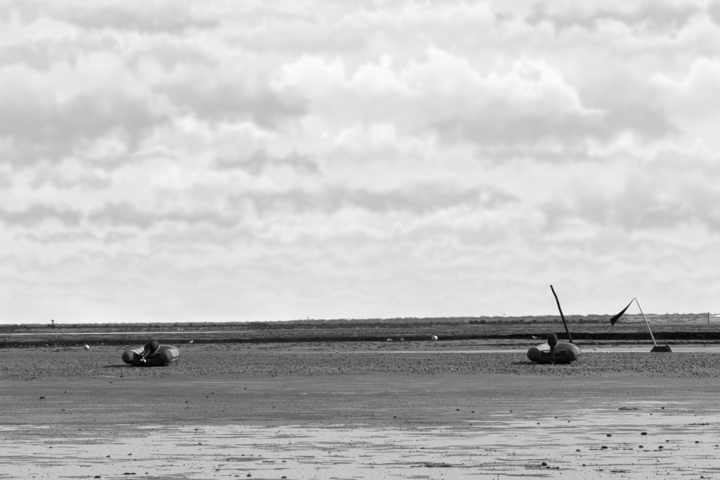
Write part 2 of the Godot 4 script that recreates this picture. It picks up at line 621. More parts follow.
	for k in 9:
		var a := PI * k / 8.0
		bh.append(Vector3(0.14 * cos(a), 0.735 + 0.06 * sin(a), -3.30))
	part("bow_handle", tube(bh, [0.014, 0.014, 0.014, 0.014, 0.014, 0.014, 0.014, 0.014, 0.014], 6), M.fabric_dark, t)
	for s in [1.0, -1.0]:
		part("tow_eye", tube(smooth_line([Vector3(s * 0.3, 0.3, 0.03), Vector3(s * 0.3, 0.29, 0.075), Vector3(s * 0.3, 0.24, 0.075), Vector3(s * 0.3, 0.23, 0.03)], 3), [0.008, 0.008, 0.008, 0.008, 0.008, 0.008, 0.008, 0.008, 0.008, 0.008], 6), M.alloy, t)
	# outboard motor; its origin is the clamp on the transom
	var o := Node3D.new()
	o.name = "outboard_motor"
	t.add_child(o)
	o.scale = Vector3.ONE * 1.08
	o.position = Vector3(0, 0.55, 0.09)
	if tilted:
		o.position = Vector3(-0.06, 0.50, 0.10)
		o.basis = (Basis(Vector3.BACK, -0.62) * Basis(Vector3.RIGHT, -0.8) * Basis(Vector3.UP, 0.35)).scaled(Vector3.ONE * 1.22)
	else:
		o.rotation = Vector3(-0.06, 0.05, 0.02)
	var cr := []
	for e in [[0.10, 0.10, 0.13, 0.07], [0.115, 0.135, 0.18, 0.07], [0.17, 0.152, 0.205, 0.07], [0.25, 0.158, 0.215, 0.07], [0.33, 0.152, 0.21, 0.065], [0.40, 0.135, 0.185, 0.05], [0.445, 0.10, 0.14, 0.04], [0.465, 0.055, 0.08, 0.035], [0.47, 0.015, 0.02, 0.035]]:
		cr.append(superring(e[0], e[1], e[2], e[3], 24, 0.6))
	part("cowling", loft(cr), M.cowl, o)
	part("cowl_band", loft([superring(0.205, 0.157, 0.212, 0.07), superring(0.21, 0.160, 0.217, 0.07), superring(0.225, 0.161, 0.218, 0.07), superring(0.23, 0.158, 0.214, 0.07)]), M.leg, o)
	part("pull_handle", box(Vector3(-0.05, 0.30, -0.165), Vector3(0.05, 0.33, -0.135), 0.008), M.leg, o)
	var lr := []
	for e in [[0.11, 0.10, 0.13, 0.06], [0.02, 0.075, 0.10, 0.07], [-0.08, 0.05, 0.085, 0.08], [-0.26, 0.036, 0.075, 0.085], [-0.34, 0.034, 0.08, 0.09], [-0.39, 0.03, 0.09, 0.10]]:
		lr.append(superring(e[0], e[1], e[2], e[3], 14))
	part("leg", loft(lr), M.leg, o)
	part("cavitation_plate", box(Vector3(-0.09, -0.352, 0.0), Vector3(0.09, -0.342, 0.27), 0.004), M.leg, o)
	var gr2 := tube_rings([Vector3(0, -0.43, -0.06), Vector3(0, -0.43, -0.03), Vector3(0, -0.43, 0.06), Vector3(0, -0.43, 0.17), Vector3(0, -0.43, 0.21)], [0.008, 0.03, 0.045, 0.042, 0.035], 12)
	part("gearcase", loft(gr2), M.leg, o)
	part("skeg", box(Vector3(-0.008, -0.535, 0.02), Vector3(0.008, -0.46, 0.14), 0.003), M.leg, o)
	var pr := part("propeller", tube([Vector3(0, -0.43, 0.212), Vector3(0, -0.43, 0.26), Vector3(0, -0.43, 0.29)], [0.034, 0.03, 0.012], 12), M.alloy, o)
	for k in 3:
		var bl := []
		for i in 5:
			var u := i / 4.0
			var r := 0.03 + 0.075 * u
			var wd := 0.038 * sin(PI * (0.25 + 0.7 * u))
			var tw := lerpf(0.9, 0.5, u)
			var a := TAU * k / 3.0
			var rd := Vector3(cos(a), sin(a), 0)
			var tg := Vector3(-sin(a), cos(a), 0) * cos(tw) + Vector3(0, 0, 1) * sin(tw)
			var nm := rd.cross(tg)
			var cc := Vector3(0, -0.43, 0.25) + rd * r
			bl.append([cc - tg * wd, cc + nm * 0.004, cc + tg * wd, cc - nm * 0.004])
		part("blade", loft(bl), M.alloy, pr)
	part("clamp_bracket", box(Vector3(-0.09, -0.2, -0.075), Vector3(-0.06, 0.03, 0.0), 0.006), M.leg, o)
	part("clamp_bracket", box(Vector3(0.06, -0.2, -0.075), Vector3(0.09, 0.03, 0.0), 0.006), M.leg, o)
	part("tiller", tube([Vector3(0.02, 0.13, -0.08), Vector3(0.05, 0.16, -0.3), Vector3(0.06, 0.19, -0.5), Vector3(0.065, 0.20, -0.66)], [0.022, 0.018, 0.018, 0.021], 10), M.leg, o)

# ---------------------------------------------------------------- markers
func build_markers() -> void:
	# leaning withy behind the second dinghy
	var b := gp(576.0, 355.5, 0.0)
	var d := -b.z
	var top := at_depth(552.0, 285.0, d - 0.25)
	var t := base("mooring_pole", b)
	tag(t, "dark crooked wooden pole leaning behind the dinghy with the upright motor", "pole")
	var line := []
	var rad := []
	var f := FastNoiseLite.new()
	f.seed = 5
	f.frequency = 0.9
	for i in 25:
		var u := i / 24.0
		var p := (top - b) * (u * 1.06 - 0.06)
		p += Vector3(f.get_noise_1d(u * 5.0) * 0.02 - 0.015 * sin(u * PI), 0, f.get_noise_1d(u * 6.0 + 50.0) * 0.05)
		if u > 0.82: p += Vector3(-0.05 * (u - 0.82) / 0.18, 0, 0)
		line.append(p)
		rad.append(lerpf(0.066, 0.044, u) * (1.0 + 0.16 * f.get_noise_1d(u * 22.0 + 9.0)))
	part("shaft", tube(line, rad, 10), M.pole_wood, t)
	part("mud_collar", lump(12, 0.35, 0.25, 6, 12), M.stone, t, Vector3(0, 0.0, 0)).scale = Vector3.ONE * 0.17

	# pole stepped in a sinker block, with a limp pennant at its head
	b = gp(660.5, 353.2, 0.0)
	d = -b.z
	t = base("marker_pole", b)
	tag(t, "pale leaning pole stepped in a dark block, with dark pennant at its head", "marker")
	var px := d / FOCAL
	var lo := []
	var st := SurfaceTool.new()
	st.begin(Mesh.PRIMITIVE_TRIANGLES)
	st.set_smooth_group(-1)
	var rings := []
	for e in [[-0.02, 0.44, 0.34], [0.05, 0.43, 0.335], [0.28, 0.27, 0.24], [0.31, 0.25, 0.23], [0.31, 0.19, 0.17], [0.20, 0.16, 0.14]]:
		var rg := []
		for q in [[-1, -0.8], [-0.8, -1], [0.8, -1], [1, -0.8], [1, 0.8], [0.8, 1], [-0.8, 1], [-1, 0.8]]:
			rg.append(Vector3(q[0] * e[1], e[0], q[1] * e[2]))
		rings.append(rg)
	loft(rings, true, true, st)
	var blk := part("sinker_block", commit(st), M.concrete, t)
	part("lifting_bar", tube([Vector3(0.20, 0.33, 0.1), Vector3(0.29, 0.34, 0.12), Vector3(0.40, 0.16, 0.14), Vector3(0.45, 0.03, 0.15)], [0.03, 0.035, 0.035, 0.035], 8), M.concrete, blk)
	var foot := Vector3(-0.16, 0.2, 0.0)
	var head := at_depth(635.4, 298.0, d) - b
	var pl := []
	var pr := []
	for i in 13:
		var u := i / 12.0
		pl.append(foot.lerp(head, u) + Vector3(0.02 * sin(u * PI), 0, 0))
		pr.append(lerpf(0.036, 0.022, u))
	part("shaft", tube(pl, pr, 10), M.pole_pale, t)
	part("cord", tube(smooth_line([head + Vector3(0.0, -0.05, 0), head + Vector3(-0.05, 0.0, 0.0), head + Vector3(-0.10, -0.04, 0.0)], 4), [0.008, 0.008, 0.008, 0.008, 0.008, 0.008, 0.008, 0.008, 0.008], 6), M.rope, t)
	# the cloth: pinched at the head, opening in folds towards the hem
	var p0 := head + Vector3(-0.07, -0.02, 0.0)
	var p1 := at_depth(611.5, 321.0, d) - b
	var ax := (p1 - p0).normalized()
	var sd := ax.cross(Vector3.BACK).normalized()
	var cl := []
	for i in 17:
		var u := i / 16.0
		var wd := 0.012 + 0.085 * pow(u, 1.2)
		var c := p0.lerp(p1, u) + Vector3(0.03, -0.07, 0) * sin(u * PI)
		var rg := []
		for q in 28:
			var a := TAU * q / 28.0
			var r := 1.0 + 0.34 * cos(a * 4.0 + u * 1.6) * smoothstep(0.1, 0.6, u)
			var hang := (0.16 * smoothstep(0.85, 1.0, u)) * (0.5 - 0.5 * cos(a))
			rg.append(c + sd * cos(a) * wd * r + Vector3.BACK * sin(a) * wd * 0.5 * r + ax * hang * 0.4 + Vector3(0, -hang * 0.7, 0))
		cl.append(rg)
	part("pennant", loft(cl), M.pennant, t)

	# thin post far out on the flats
	b = gp(708.3, 326.0, 0.5)
	b.y = gh(b.x, -b.z)
	t = base("channel_post", b)
	tag(t, "thin upright grey post far out on the flats before the hill", "post")
	part("shaft", tube([Vector3(0, -0.2, 0), Vector3(0, 1.5, 0), Vector3(0.02, 2.6, 0)], [0.075, 0.07, 0.065], 8), M.bark, t)
	part("cap", tube([Vector3(0.02, 2.6, 0), Vector3(0.02, 2.66, 0), Vector3(0.02, 2.75, 0)], [0.09, 0.09, 0.03], 8), M.bark, t)

func buoy(px: float, py: float, dia_px: float, label: String) -> void:
	var b := gp(px, py, 0.04)
	if -b.z > bank_d(b.x) - 0.8: b = b * ((bank_d(b.x) - 0.8) / -b.z)
	var r := dia_px / 2.0 * -b.z / FOCAL
	b.y = gh(b.x, -b.z)
	var t := base("mooring_buoy", b)
	tag(t, label, "buoy", "ball buoys lying on the mud")
	var rings := []
	for i in 13:
		var th := PI * (0.03 + 0.94 * i / 12.0)
		var rg := []
		for k in 20:
			var a := -TAU * k / 20.0
			rg.append(Vector3(sin(th) * cos(a), cos(th), sin(th) * sin(a)) * r + Vector3(0, r * 0.93, 0))
		rings.append(rg)
	part("float", loft(rings), M.buoy, t)
	part("neck", tube([Vector3(-0.3 * r, 1.86 * r, 0), Vector3(-0.36 * r, 2.0 * r, 0), Vector3(-0.4 * r, 2.1 * r, 0)], [0.26 * r, 0.22 * r, 0.17 * r], 10), M.fabric_dark, t)
	var el := []
	var er := []
	for k in 11:
		var a := TAU * k / 10.0
		el.append(Vector3(-0.42 * r + 0.16 * r * cos(a), 2.16 * r + 0.16 * r * sin(a), 0))
		er.append(0.05 * r)
	part("eye_ring", tube(el, er, 6), M.alloy, t)
	part("rope", tube(smooth_line([Vector3(-0.45 * r, 2.1 * r, 0), Vector3(-1.25 * r, 1.4 * r, 0.1 * r), Vector3(-1.5 * r, 0.15 * r, 0.2 * r), Vector3(-2.6 * r, 0.08 * r, 0.8 * r), Vector3(-4.2 * r, 0.06 * r, 0.2 * r)], 4), [0.05 * r, 0.05 * r, 0.05 * r, 0.05 * r, 0.05 * r, 0.05 * r, 0.05 * r, 0.05 * r, 0.05 * r, 0.05 * r, 0.05 * r, 0.05 * r, 0.05 * r, 0.05 * r, 0.05 * r, 0.05 * r, 0.05 * r], 6), M.rope, t)

# ---------------------------------------------------------------- birds
func gull_body() -> ArrayMesh:
	var line := [Vector3(-0.24, 0.26, 0), Vector3(-0.19, 0.265, 0), Vector3(-0.11, 0.265, 0), Vector3(-0.02, 0.265, 0), Vector3(0.06, 0.275, 0), Vector3(0.11, 0.31, 0), Vector3(0.135, 0.355, 0), Vector3(0.155, 0.39, 0), Vector3(0.185, 0.40, 0), Vector3(0.205, 0.398, 0)]
	return tube(line, [0.008, 0.03, 0.065, 0.085, 0.08, 0.058, 0.042, 0.042, 0.034, 0.012], 12, 1.05)

func standing_gull(at: Vector3, turn: float, size: float, label: String, group: String) -> void:
	var t := base("gull", at, turn)
	t.scale = Vector3.ONE * size
	tag(t, label, "bird", group)
	part("body", gull_body(), M.feather, t)
	for s in [1.0, -1.0]:
		var w := tube_rings([Vector3(0.07, 0.295, 0.055 * s), Vector3(-0.02, 0.30, 0.08 * s), Vector3(-0.14, 0.285, 0.06 * s), Vector3(-0.27, 0.265, 0.02 * s)], [0.02, 0.05, 0.04, 0.008], 8, 0.9)
		part("wing", loft(w), M.wing, t)
		part("leg", tube([Vector3(0.0, 0.20, 0.03 * s), Vector3(-0.012, 0.10, 0.032 * s), Vector3(0.0, 0.004, 0.034 * s), Vector3(0.045, 0.002, 0.036 * s)], [0.010, 0.006, 0.006, 0.005], 6), M.beak, t)
	part("beak", tube([Vector3(0.20, 0.397, 0), Vector3(0.235, 0.392, 0), Vector3(0.258, 0.382, 0)], [0.011, 0.009, 0.002], 6), M.beak, t)

func build_birds() -> void:
	for e in [[388.2, 337.3, 0.9, 0.55], [391.2, 337.2, 2.6, 0.5], [402.3, 337.0, 2.9, 0.55]]:
		var p := gp(e[0], e[1], 0.42)
		p.y = gh(p.x, -p.z)
		standing_gull(p, e[2], e[3], "small white gull standing on the edge of the dark bank", "gulls standing on the bank top")
	var p := gp(190.8, 339.9, 0.42)
	p.y = gh(p.x, -p.z)
	standing_gull(p, 0.3, 0.7, "lone white gull on the bank top near the dinghy with the tilted motor", "")
	p = gp(534.5, 342.4, 0.08)
	p = p * (minf(-p.z, bank_d(p.x) - 1.0) / -p.z)
	p.y = gh(p.x, -p.z)
	standing_gull(p, 2.8, 0.7, "white gull on the mud behind the dinghy with the upright motor", "")
	p = gp(595.5, 352.2, 0.02)
	p.y = maxf(gh(p.x, -p.z), 0.0)
	standing_gull(p, 0.2, 0.5, "white gull in shallow water between the two leaning poles", "")
	p = gp(337.0, 355.4, 0.02)
	p.y = maxf(gh(p.x, -p.z), 0.0)
	standing_gull(p, 3.4, 0.42, "small pale wader at the end of the shining strip of water", "")
	for e in [[178.5, 331.2], [182.0, 331.0]]:
		p = gp(e[0], e[1], 0.5)
		p.y = gh(p.x, -p.z)
		standing_gull(p, 0.5, 1.0, "tiny white gull by the far lagoon edge under the marsh", "gulls by the far lagoon")
	# a bird on the wing over the far wood
	var o := base("gull", at_depth(504.0, 314.4, 330.0), 0.25)
	tag(o, "small dark bird flying low above the far treeline", "bird")
	var bd := part("body", gull_body(), M.wing_dark, o, Vector3(0, -0.26, 0))
	bd.scale = Vector3(1.1, 0.9, 1.0)
	for s in [1.0, -1.0]:
		var rg := []
		for e in [[0.05, 0.0, 0.09, 0.02], [0.25, 0.09, 0.085, 0.015], [0.42, 0.10, 0.07, 0.01], [0.62, 0.02, 0.02, 0.005]]:
			rg.append([Vector3(e[2] + 0.02, e[1], e[0] * s), Vector3(0.02, e[1] + e[3], e[0] * s), Vector3(-e[2], e[1], e[0] * s), Vector3(0.02, e[1] - e[3], e[0] * s)])
		part("wing", loft(rg), M.wing_dark, o)

# ---------------------------------------------------------------- stones and weed
func build_stones() -> void:
	var shapes := []
	for i in 5: shapes.append(lump(100 + i, 0.55 + 0.08 * i, 0.42, 8, 13))
	# x, y, width in photograph pixels
	var list := [[644, 434.5, 5.2], [609, 437, 4.6], [667.5, 441.5, 3.6], [641, 447.5, 3.6], [661, 448.5, 4.6], [604.5, 449, 5.2], [658, 462.5, 3.4], [601, 471, 3.4], [600, 477.5, 2.6], [702, 477.5, 2.8],
		[717, 446, 3.0], [703, 424.5, 3.2], [663, 408.7, 3.0], [651, 415, 2.6], [697, 443.5, 3.4], [678, 446, 2.2], [594, 440.3, 2.8], [578, 451.5, 4.0], [544, 465.5, 6.4], [584, 465.5, 3.0],
		[538.5, 424.5, 2.6], [526, 418.5, 2.8], [511, 412.5, 2.6], [498, 477, 2.6], [494, 466, 2.2], [422.5, 448.5, 3.4], [428, 466.5, 3.6], [395, 418.5, 3.0], [458, 410.5, 2.6], [473, 412.5, 2.4],
		[471, 424.5, 2.2], [279, 477.8, 3.6], [284.5, 478.3, 5.0], [329.5, 453.5, 3.0], [318, 470.5, 2.4], [290, 443.5, 2.6], [260, 456.2, 3.2], [243, 456, 3.0], [249, 476.3, 4.0], [274, 408.2, 2.2],
		[196.5, 430.5, 3.6], [200, 444.2, 3.4], [130, 455.2, 3.8], [207.5, 397.8, 2.6], [187, 402.7, 2.8], [147, 474, 3.4], [237, 476.5, 3.8], [218, 469.5, 4.0], [228, 461, 2.2], [42.5, 399, 4.2],
		[63.5, 410.7, 3.8], [51, 449, 3.2], [108.5, 457, 3.4], [97.5, 478, 5.2], [27, 450.5, 2.2], [34, 377.3, 4.0], [111, 383.2, 3.2], [66, 392.6, 2.8], [122, 376.5, 3.6], [245.5, 389, 2.6],
		[213, 393.2, 2.8], [245, 427, 1.8], [80, 430, 2.0], [569, 422, 2.0], [556, 418, 2.2], [684, 411, 2.0], [516, 436, 1.8], [337, 440, 1.8], [372, 437, 1.8], [447, 452, 1.6]]
	rng.seed = 77
	for i in 110:
		var py := 398.0 + 82.0 * pow(rng.randf(), 0.7)
		list.append([2.0 + 716.0 * pow(rng.randf(), 0.7), py, 0.9 + 0.9 * pow(rng.randf(), 2.0)])
	for i in list.size():
		var e: Array = list[i]
		var p := gp(e[0], e[1], 0.0)
		var y := gh(p.x, -p.z)
		p = gp(e[0], e[1], y)
		var r: float = e[2] * 0.5 * -p.z / FOCAL
		var o := part("stone", shapes[i % 5], M.stone, self)
		var s := 0.9 + 0.35 * rng.randf()
		o.position = Vector3(p.x, gh(p.x, -p.z) + r * 0.28, p.z)
		o.rotation.y = rng.randf() * TAU
		o.scale = Vector3(r * s, r * rng.randf_range(0.55, 1.0), r * rng.randf_range(0.8, 1.3))
		var lab := "small dark pebble lying on the wet mud in the foreground" if i >= 70 else ("fist-sized dark rounded stone on the wet shining mud" if e[2] >= 3.0 else "dark stone smaller than a fist on the wet mud")
		tag(o, lab, "stone", "small pebbles on the mud" if i >= 70 else ("larger stones on the mud" if e[2] >= 3.0 else "smaller stones on the mud"))

	# strands of stranded weed: a string of fleshy lumps with flat fronds
	var weeds := [[617, 643, 409.6, 3.0, "long dark tangle of seaweed beside the smaller pebbles on wet mud"], [590, 603, 449.6, 1.6, "flat dark weed strand trailing from a round stone"], [614, 634, 449.4, 1.7, "flat lens-shaped weed strand lying between two stones"],
		[527, 543, 466.6, 1.4, "thin weed strand with a stone lying at its end"], [546, 560, 468.5, 1.0, "thin short weed strand just past the largest stone"], [612, 624, 472.0, 1.8, "short weed clump at the edge of a ripple"], [124, 134, 474.0, 1.8, "small dark weed clump beside a fist-sized stone"],
		[645, 660, 451.0, 1.3, "broken weed strand under a round stone"], [262, 288, 462.0, 1.1, "row of dark weed scraps along a ripple"], [410, 452, 466.8, 1.0, "long thin weed line with a stone in its middle"], [690, 706, 424.6, 1.2, "weed scraps along the side of a shining pool"]]
	for wd in weeds:
		var a := gp(wd[0], wd[2], 0.0)
		var z := gp(wd[1], wd[2], 0.0)
		var mid := (a + z) / 2.0
		var t := base("seaweed_strand", Vector3(mid.x, gh(mid.x, -mid.z), mid.z))
		tag(t, wd[4], "seaweed", "weed strands on the foreground mud")
		var st := SurfaceTool.new()
		st.begin(Mesh.PRIMITIVE_TRIANGLES)
		st.set_smooth_group(0)
		var ln := a.distance_to(z)
		var th: float = wd[3] * -mid.z / FOCAL
		var n := int(clampf(ln / (th * 1.6), 5, 40))
		for i in n:
			var u := (i + rng.randf()) / n
			var c := a.lerp(z, u) + Vector3(0, 0, rng.randf_range(-1, 1) * th * 2.0)
			c.y = gh(c.x, -c.z)
			var hgt := th * (0.35 + 0.75 * rng.randf()) * (1.0 - 0.6 * absf(u - 0.35))
			var rings := []
			for q in 5:
				var b := PI * (0.06 + 0.88 * q / 4.0)
				var rg := []
				for k in 8:
					var an := -TAU * k / 8.0 + 0.3 * q
					rg.append(c - t.position + Vector3(sin(b) * cos(an) * th * rng.randf_range(0.9, 1.9), cos(b) * hgt * 0.6 + hgt * 0.3, sin(b) * sin(an) * th * rng.randf_range(0.8, 1.4)))
				rings.append(rg)
			loft(rings, true, true, st)
		part("weed_mass", commit(st), M.kelp, t).set_meta("kind", "stuff")
		for i in int(clampf(ln / 0.05, 4, 10)):
			var u := rng.randf()
			var c := a.lerp(z, u)
			var dx := rng.randf_range(-1, 1) * ln * 0.25
			var pts := []
			for q in 4:
				var pp := c + Vector3(dx * q / 3.0, 0, rng.randf_range(-0.03, 0.03))
				pp.y = maxf(gh(pp.x, -pp.z), -0.002) + 0.006
				pts.append(pp - t.position)
			part("frond", tube(pts, [0.012, 0.018, 0.016, 0.004], 6, 0.35), M.kelp, t)

func spot(x: float, d: float, r: float, tall: float, sink := 0.0) -> Transform3D:
	var b := Basis(Vector3.UP, rng.randf() * TAU).scaled(Vector3(r, r * tall, r))
	return Transform3D(b, Vector3(x, gh(x, d) - sink * r, -d))

func build_stuff() -> void:
	var pebble := lump(301, 0.7, 0.2, 4, 7)
	rng.seed = 5
	# grit and shell bits on the near mud
	var a := []
	for i in 46000:
		var d := 11.5 + 27.0 * pow(rng.randf(), 1.15)
		var x := rng.randf_range(-0.31, 0.31) * d + rng.randf_range(-1.0, 1.0)
		var r := 0.0026 + 0.009 * pow(rng.randf(), 4.0)
		if n_big.get_noise_2d(x * 2.0 + 60.0, d * 2.0) < -0.28 + 0.4 * rng.randf(): continue
		a.append([spot(x, d, r, rng.randf_range(0.7, 1.2)), 0.008 + 0.014 * rng.randf()])
	scatter("grit", pebble, M.copies, a, "fine dark grit and shell fragments strewn over the near mud", "grit")
	# clods and shells of the lumpy belt
	a = []
	for i in 190000:
		var d := rng.randf_range(34.0, 76.0)
		var x := rng.randf_range(-0.30, 0.30) * d
		if strip(x, d) > 0.2: continue
		var p := n_mid.get_noise_2d(x * 0.8, d * 1.1)
		if d > 63.0 and rng.randf() < 0.72: continue
		if p < -0.35 + 0.4 * rng.randf(): continue
		var r := 0.008 + 0.026 * pow(rng.randf(), 4.0) + (0.005 if x > 3.0 else 0.0)
		if rng.randf() > smoothstep(-1.6, 2.6, d - belt_edge(x)): continue
		a.append([spot(x, d, r, rng.randf_range(0.6, 1.25)), (0.007 + 0.07 * pow(rng.randf(), 4.0))])
	scatter("mud_clods", lump(311, 0.8, 0.35, 5, 8), M.copies, a, "belt of rough mud clods and weed across the middle flat", "clods")
	a = []
	for i in 11000:
		var d := rng.randf_range(37.5, 60.0)
		if rng.randf() < 0.5: d = 40.0 + 1.8 * rng.randfn(0.0, 0.5) + 1.5
		var x := rng.randf_range(-0.29, 0.29) * d
		if n_mid.get_noise_2d(x * 1.2 + 30.0, d * 0.9) < 0.02: continue
		if d < belt_edge(x) + 0.6: continue
		var r := 0.006 + 0.012 * pow(rng.randf(), 2.0)
		a.append([spot(x, d, r, rng.randf_range(0.5, 1.1)), 0.10 + 0.22 * rng.randf()])
	scatter("shells", lump(321, 0.6, 0.3, 4, 7), M.copies, a, "pale shells lying among the mud clods", "shells")
	# weed hanging over the bank face and lying at its foot
	a = []
	for i in 34000:
		var x := rng.randf_range(-36.0, 36.0)
		var d := bank_d(x) + rng.randf_range(-0.5, 1.15)
		a.append([spot(x, d, rng.randf_range(0.07, 0.15), rng.randf_range(0.5, 0.9)), 0.004 + 0.005 * rng.randf()])
	for i in 11000:
		var x := rng.randf_range(-34.0, 36.0)
		var d := rng.randf_range(74.0, 106.0)
		if x > 4.0 and rng.randf() < 0.55: d = 82.5 - 1.4 * n_mid.get_noise_2d(x * 0.8, 30.0) + rng.randf_range(-0.15, 0.35)
		elif n_mid.get_noise_2d(x * 0.8, d * 0.8 + 15.0) < 0.06: continue
		if strip(x, d) > 0.3 or d > bank_d(x): continue
		a.append([spot(x, d, rng.randf_range(0.04, 0.12), rng.randf_range(0.4, 0.8)), 0.006 + 0.02 * rng.randf()])
	for i in 110000:
		var d := 95.0 + 240.0 * pow(rng.randf(), 1.6)
		var x := rng.randf_range(-0.31, 0.31) * d
		if d < bank_d(x) + 1.0 or d > shore_d(x, d): continue
		if n_big.get_noise_2d(x * 0.16 + 500.0, d * 0.9) < 0.0: continue
		a.append([spot(x, d, rng.randf_range(0.05, 0.13), rng.randf_range(0.3, 0.6)), 0.006 + 0.014 * rng.randf()])
	scatter("bank_seaweed", lump(331, 0.6, 0.4, 5, 8), M.weed, a, "black seaweed hanging over the low bank and lying at its foot", "seaweed")

func tuft_mesh(n: int, spread: float) -> ArrayMesh:
	var st := SurfaceTool.new()
	st.begin(Mesh.PRIMITIVE_TRIANGLES)
	st.set_smooth_group(-1)
	for i in n:
		var c := Vector3(rng.randfn(0, 0.4), 0, rng.randfn(0, 0.4)) * spread
		var a := rng.randf() * TAU
		var s := Vector3(cos(a), 0, sin(a)) * rng.randf_range(0.08, 0.2)
		var tip := c + Vector3(rng.randfn(0, 0.25), rng.randf_range(0.5, 1.0), rng.randfn(0, 0.25))
		for v in [c - s, c + s, tip]: st.add_vertex(v)
	return commit(st)

func crown_mesh(n: int, seed_: int) -> ArrayMesh:
	# leaf sprays spread through a lobed crown, unit radius, standing on y = 0
	var r := RandomNumberGenerator.new()
	r.seed = seed_
	var lobes := []
	for i in 7:
		lobes.append([Vector3(r.randf_range(-0.55, 0.55), r.randf_range(0.25, 1.1), r.randf_range(-0.55, 0.55)), r.randf_range(0.28, 0.5)])
	var st := SurfaceTool.new()
	st.begin(Mesh.PRIMITIVE_TRIANGLES)
	st.set_smooth_group(-1)
	for i in n:
		var l: Array = lobes[i % 7]
		var v := Vector3(r.randfn(), r.randfn(), r.randfn()).normalized() * pow(r.randf(), 0.4)
		var c: Vector3 = l[0] + v * l[1]
		var e := Vector3(r.randfn(), r.randfn(), r.randfn()).normalized() * r.randf_range(0.07, 0.15)
		var g := Vector3(r.randfn(), r.randfn(), r.randfn()).normalized() * r.randf_range(0.07, 0.15)
		for q in [c + e, c + g, c - e, c - e, c - g, c + e]: st.add_vertex(q)
	return commit(st)

func build_far() -> void:
	rng.seed = 21
	# salt-marsh tufts on the flats beyond the bank and thick scrub along the far shore
	var tuft := tuft_mesh(14, 1.0)
	var a := []
	for i in 15000:
		var d := 108.0 + 330.0 * pow(rng.randf(), 1.3)
		var x := rng.randf_range(-0.32, 0.32) * d
		if d < bank_d(x) + 2.0 or d > shore_d(x, d): continue
		if n_big.get_noise_2d(x * 0.35, d * 1.2) < 0.0: continue
		a.append([spot(x, d, rng.randf_range(0.10, 0.24), rng.randf_range(0.25, 0.55)), 0.015 + 0.025 * rng.randf()])
	scatter("marsh_grass", tuft, M.copies, a, "low dark tufts of marsh grass over the far flats", "grass")
	a = []
	for i in 15000:
		var u := rng.randf()
		var b := rng.randf_range(-0.33, 0.33)
		var s0 := shore_d(b * 300.0, 300.0)
		var d := s0 + (40.0 + 420.0 * u) * u
		if b > 0.205 and rng.randf() < 0.9: continue
		var big := 0.82 + 0.6 * n_mid.get_noise_2d(b * d * 0.12, d * 0.03)
		if b < -0.08: big *= 0.85
		a.append([spot(b * d, d, rng.randf_range(0.4, 0.85) * big, rng.randf_range(0.4, 0.8) * big), 0.004 + 0.010 * rng.randf()])
	scatter("marsh_scrub", crown_mesh(70, 940), M.copies, a, "dense dark belt of marsh scrub along the far shore", "scrub")

	# single shrubs standing out of the scrub
	var crowns := []
	for i in 4: crowns.append(crown_mesh(260, 900 + i))
	var stem := tube([Vector3(0, -0.1, 0), Vector3(0.03, 0.25, 0), Vector3(-0.02, 0.6, 0.02)], [0.07, 0.055, 0.02], 6)
	for i in 84:
		var px := 0.0
		if i < 52: px = 470.0 + 150.0 * (i / 52.0) + rng.randf_range(-2, 2)
		else: px = 470.0 * ((i - 52) / 32.0) + rng.randf_range(-7, 7)
		var b := (px - 360.0) / FOCAL
		var d := shore_d(b * 300.0, 300.0) + rng.randf_range(20.0, 70.0)
		var s := rng.randf_range(0.7, 1.3) * (1.0 if i < 52 else 0.55)
		var x := b * d
		var t := base("marsh_shrub", Vector3(x, gh(x, d), -d), rng.randf() * TAU)
		t.scale = Vector3(s * rng.randf_range(1.0, 1.5), s, s)
		tag(t, "rounded dark shrub standing in the scrub along the far shore", "shrub", "shrubs along the far shore")
		part("crown", crowns[i % 4], M.leaf, t)
		part("trunk", stem, M.bark, t)

	# hill and wood on the skyline
	var ridge := [[-0.5, 3.0], [-0.26, 4.2], [-0.17, 4.6], [-0.10, 5.4], [-0.03, 6.8], [0.05, 9.2], [0.10, 10.2], [0.16, 11.6], [0.2, 13.4], [0.26, 13.0], [0.5, 12.0]]
	var st := SurfaceTool.new()
	st.begin(Mesh.PRIMITIVE_TRIANGLES)
	st.set_smooth_group(0)
	var grid := []
	for r in 22:
		var u := r / 21.0
		var d := 1200.0 + 2600.0 * u
		var row := []
		for k in 181:
			var b := -0.45 + 0.9 * k / 180.0
			var y := 0.5 + (hill_y(b, d, ridge))
			row.append(Vector3(b * d, y, -d))
		grid.append(row)
	for r in 21:
		for k in 180:
			for q in [[r, k], [r + 1, k], [r, k + 1], [r, k + 1], [r + 1, k], [r + 1, k + 1]]:
				var p: Vector3 = grid[q[0]][q[1]]
				# fields and heath in patches
				var t := 0.035 + 0.03 * n_big.get_noise_2d(p.x * 0.03, p.z * 0.05)
				if p.x / -p.z > 0.19 and n_big.get_noise_2d(p.x * 0.02 + 9.0, p.z * 0.06) > -0.02: t = 0.085
				st.set_color(Color(t, t, t))
				st.add_vertex(p)
	var o := part("hill", commit(st), M.hill, self)
	tag(o, "low far hill with fields and heath", "hill", "", "structure")
	a = []
	for i in 9000:
		var b := rng.randf_range(-0.36, 0.36)
		var d := 1250.0 + 1500.0 * rng.randf()
		var crest := absf(d - 2500.0) < 120.0
		if b > 0.19 and not crest and n_big.get_noise_2d(b * d * 0.02 + 9.0, -d * 0.06) > -0.1: continue
		if i % 4 == 0: d = 2500.0 + rng.randf_range(-60, 60)
		var s := rng.randf_range(1.2, 2.4)
		if i % 4 == 0: s = 1.4 + 2.8 * pow(rng.randf(), 2.0)
		if b < -0.05: s *= 0.62
		if absf(b - 0.2585) < 0.02 and d < 1700.0: continue
		var y := 0.5 + hill_y(b, d, ridge) - 0.5
		a.append([Transform3D(Basis(Vector3.UP, rng.randf() * TAU).scaled(Vector3(s * 1.6, s * rng.randf_range(0.7, 1.1), s * 1.6)), Vector3(b * d, y, -d)), 0.02 + 0.02 * rng.randf()])
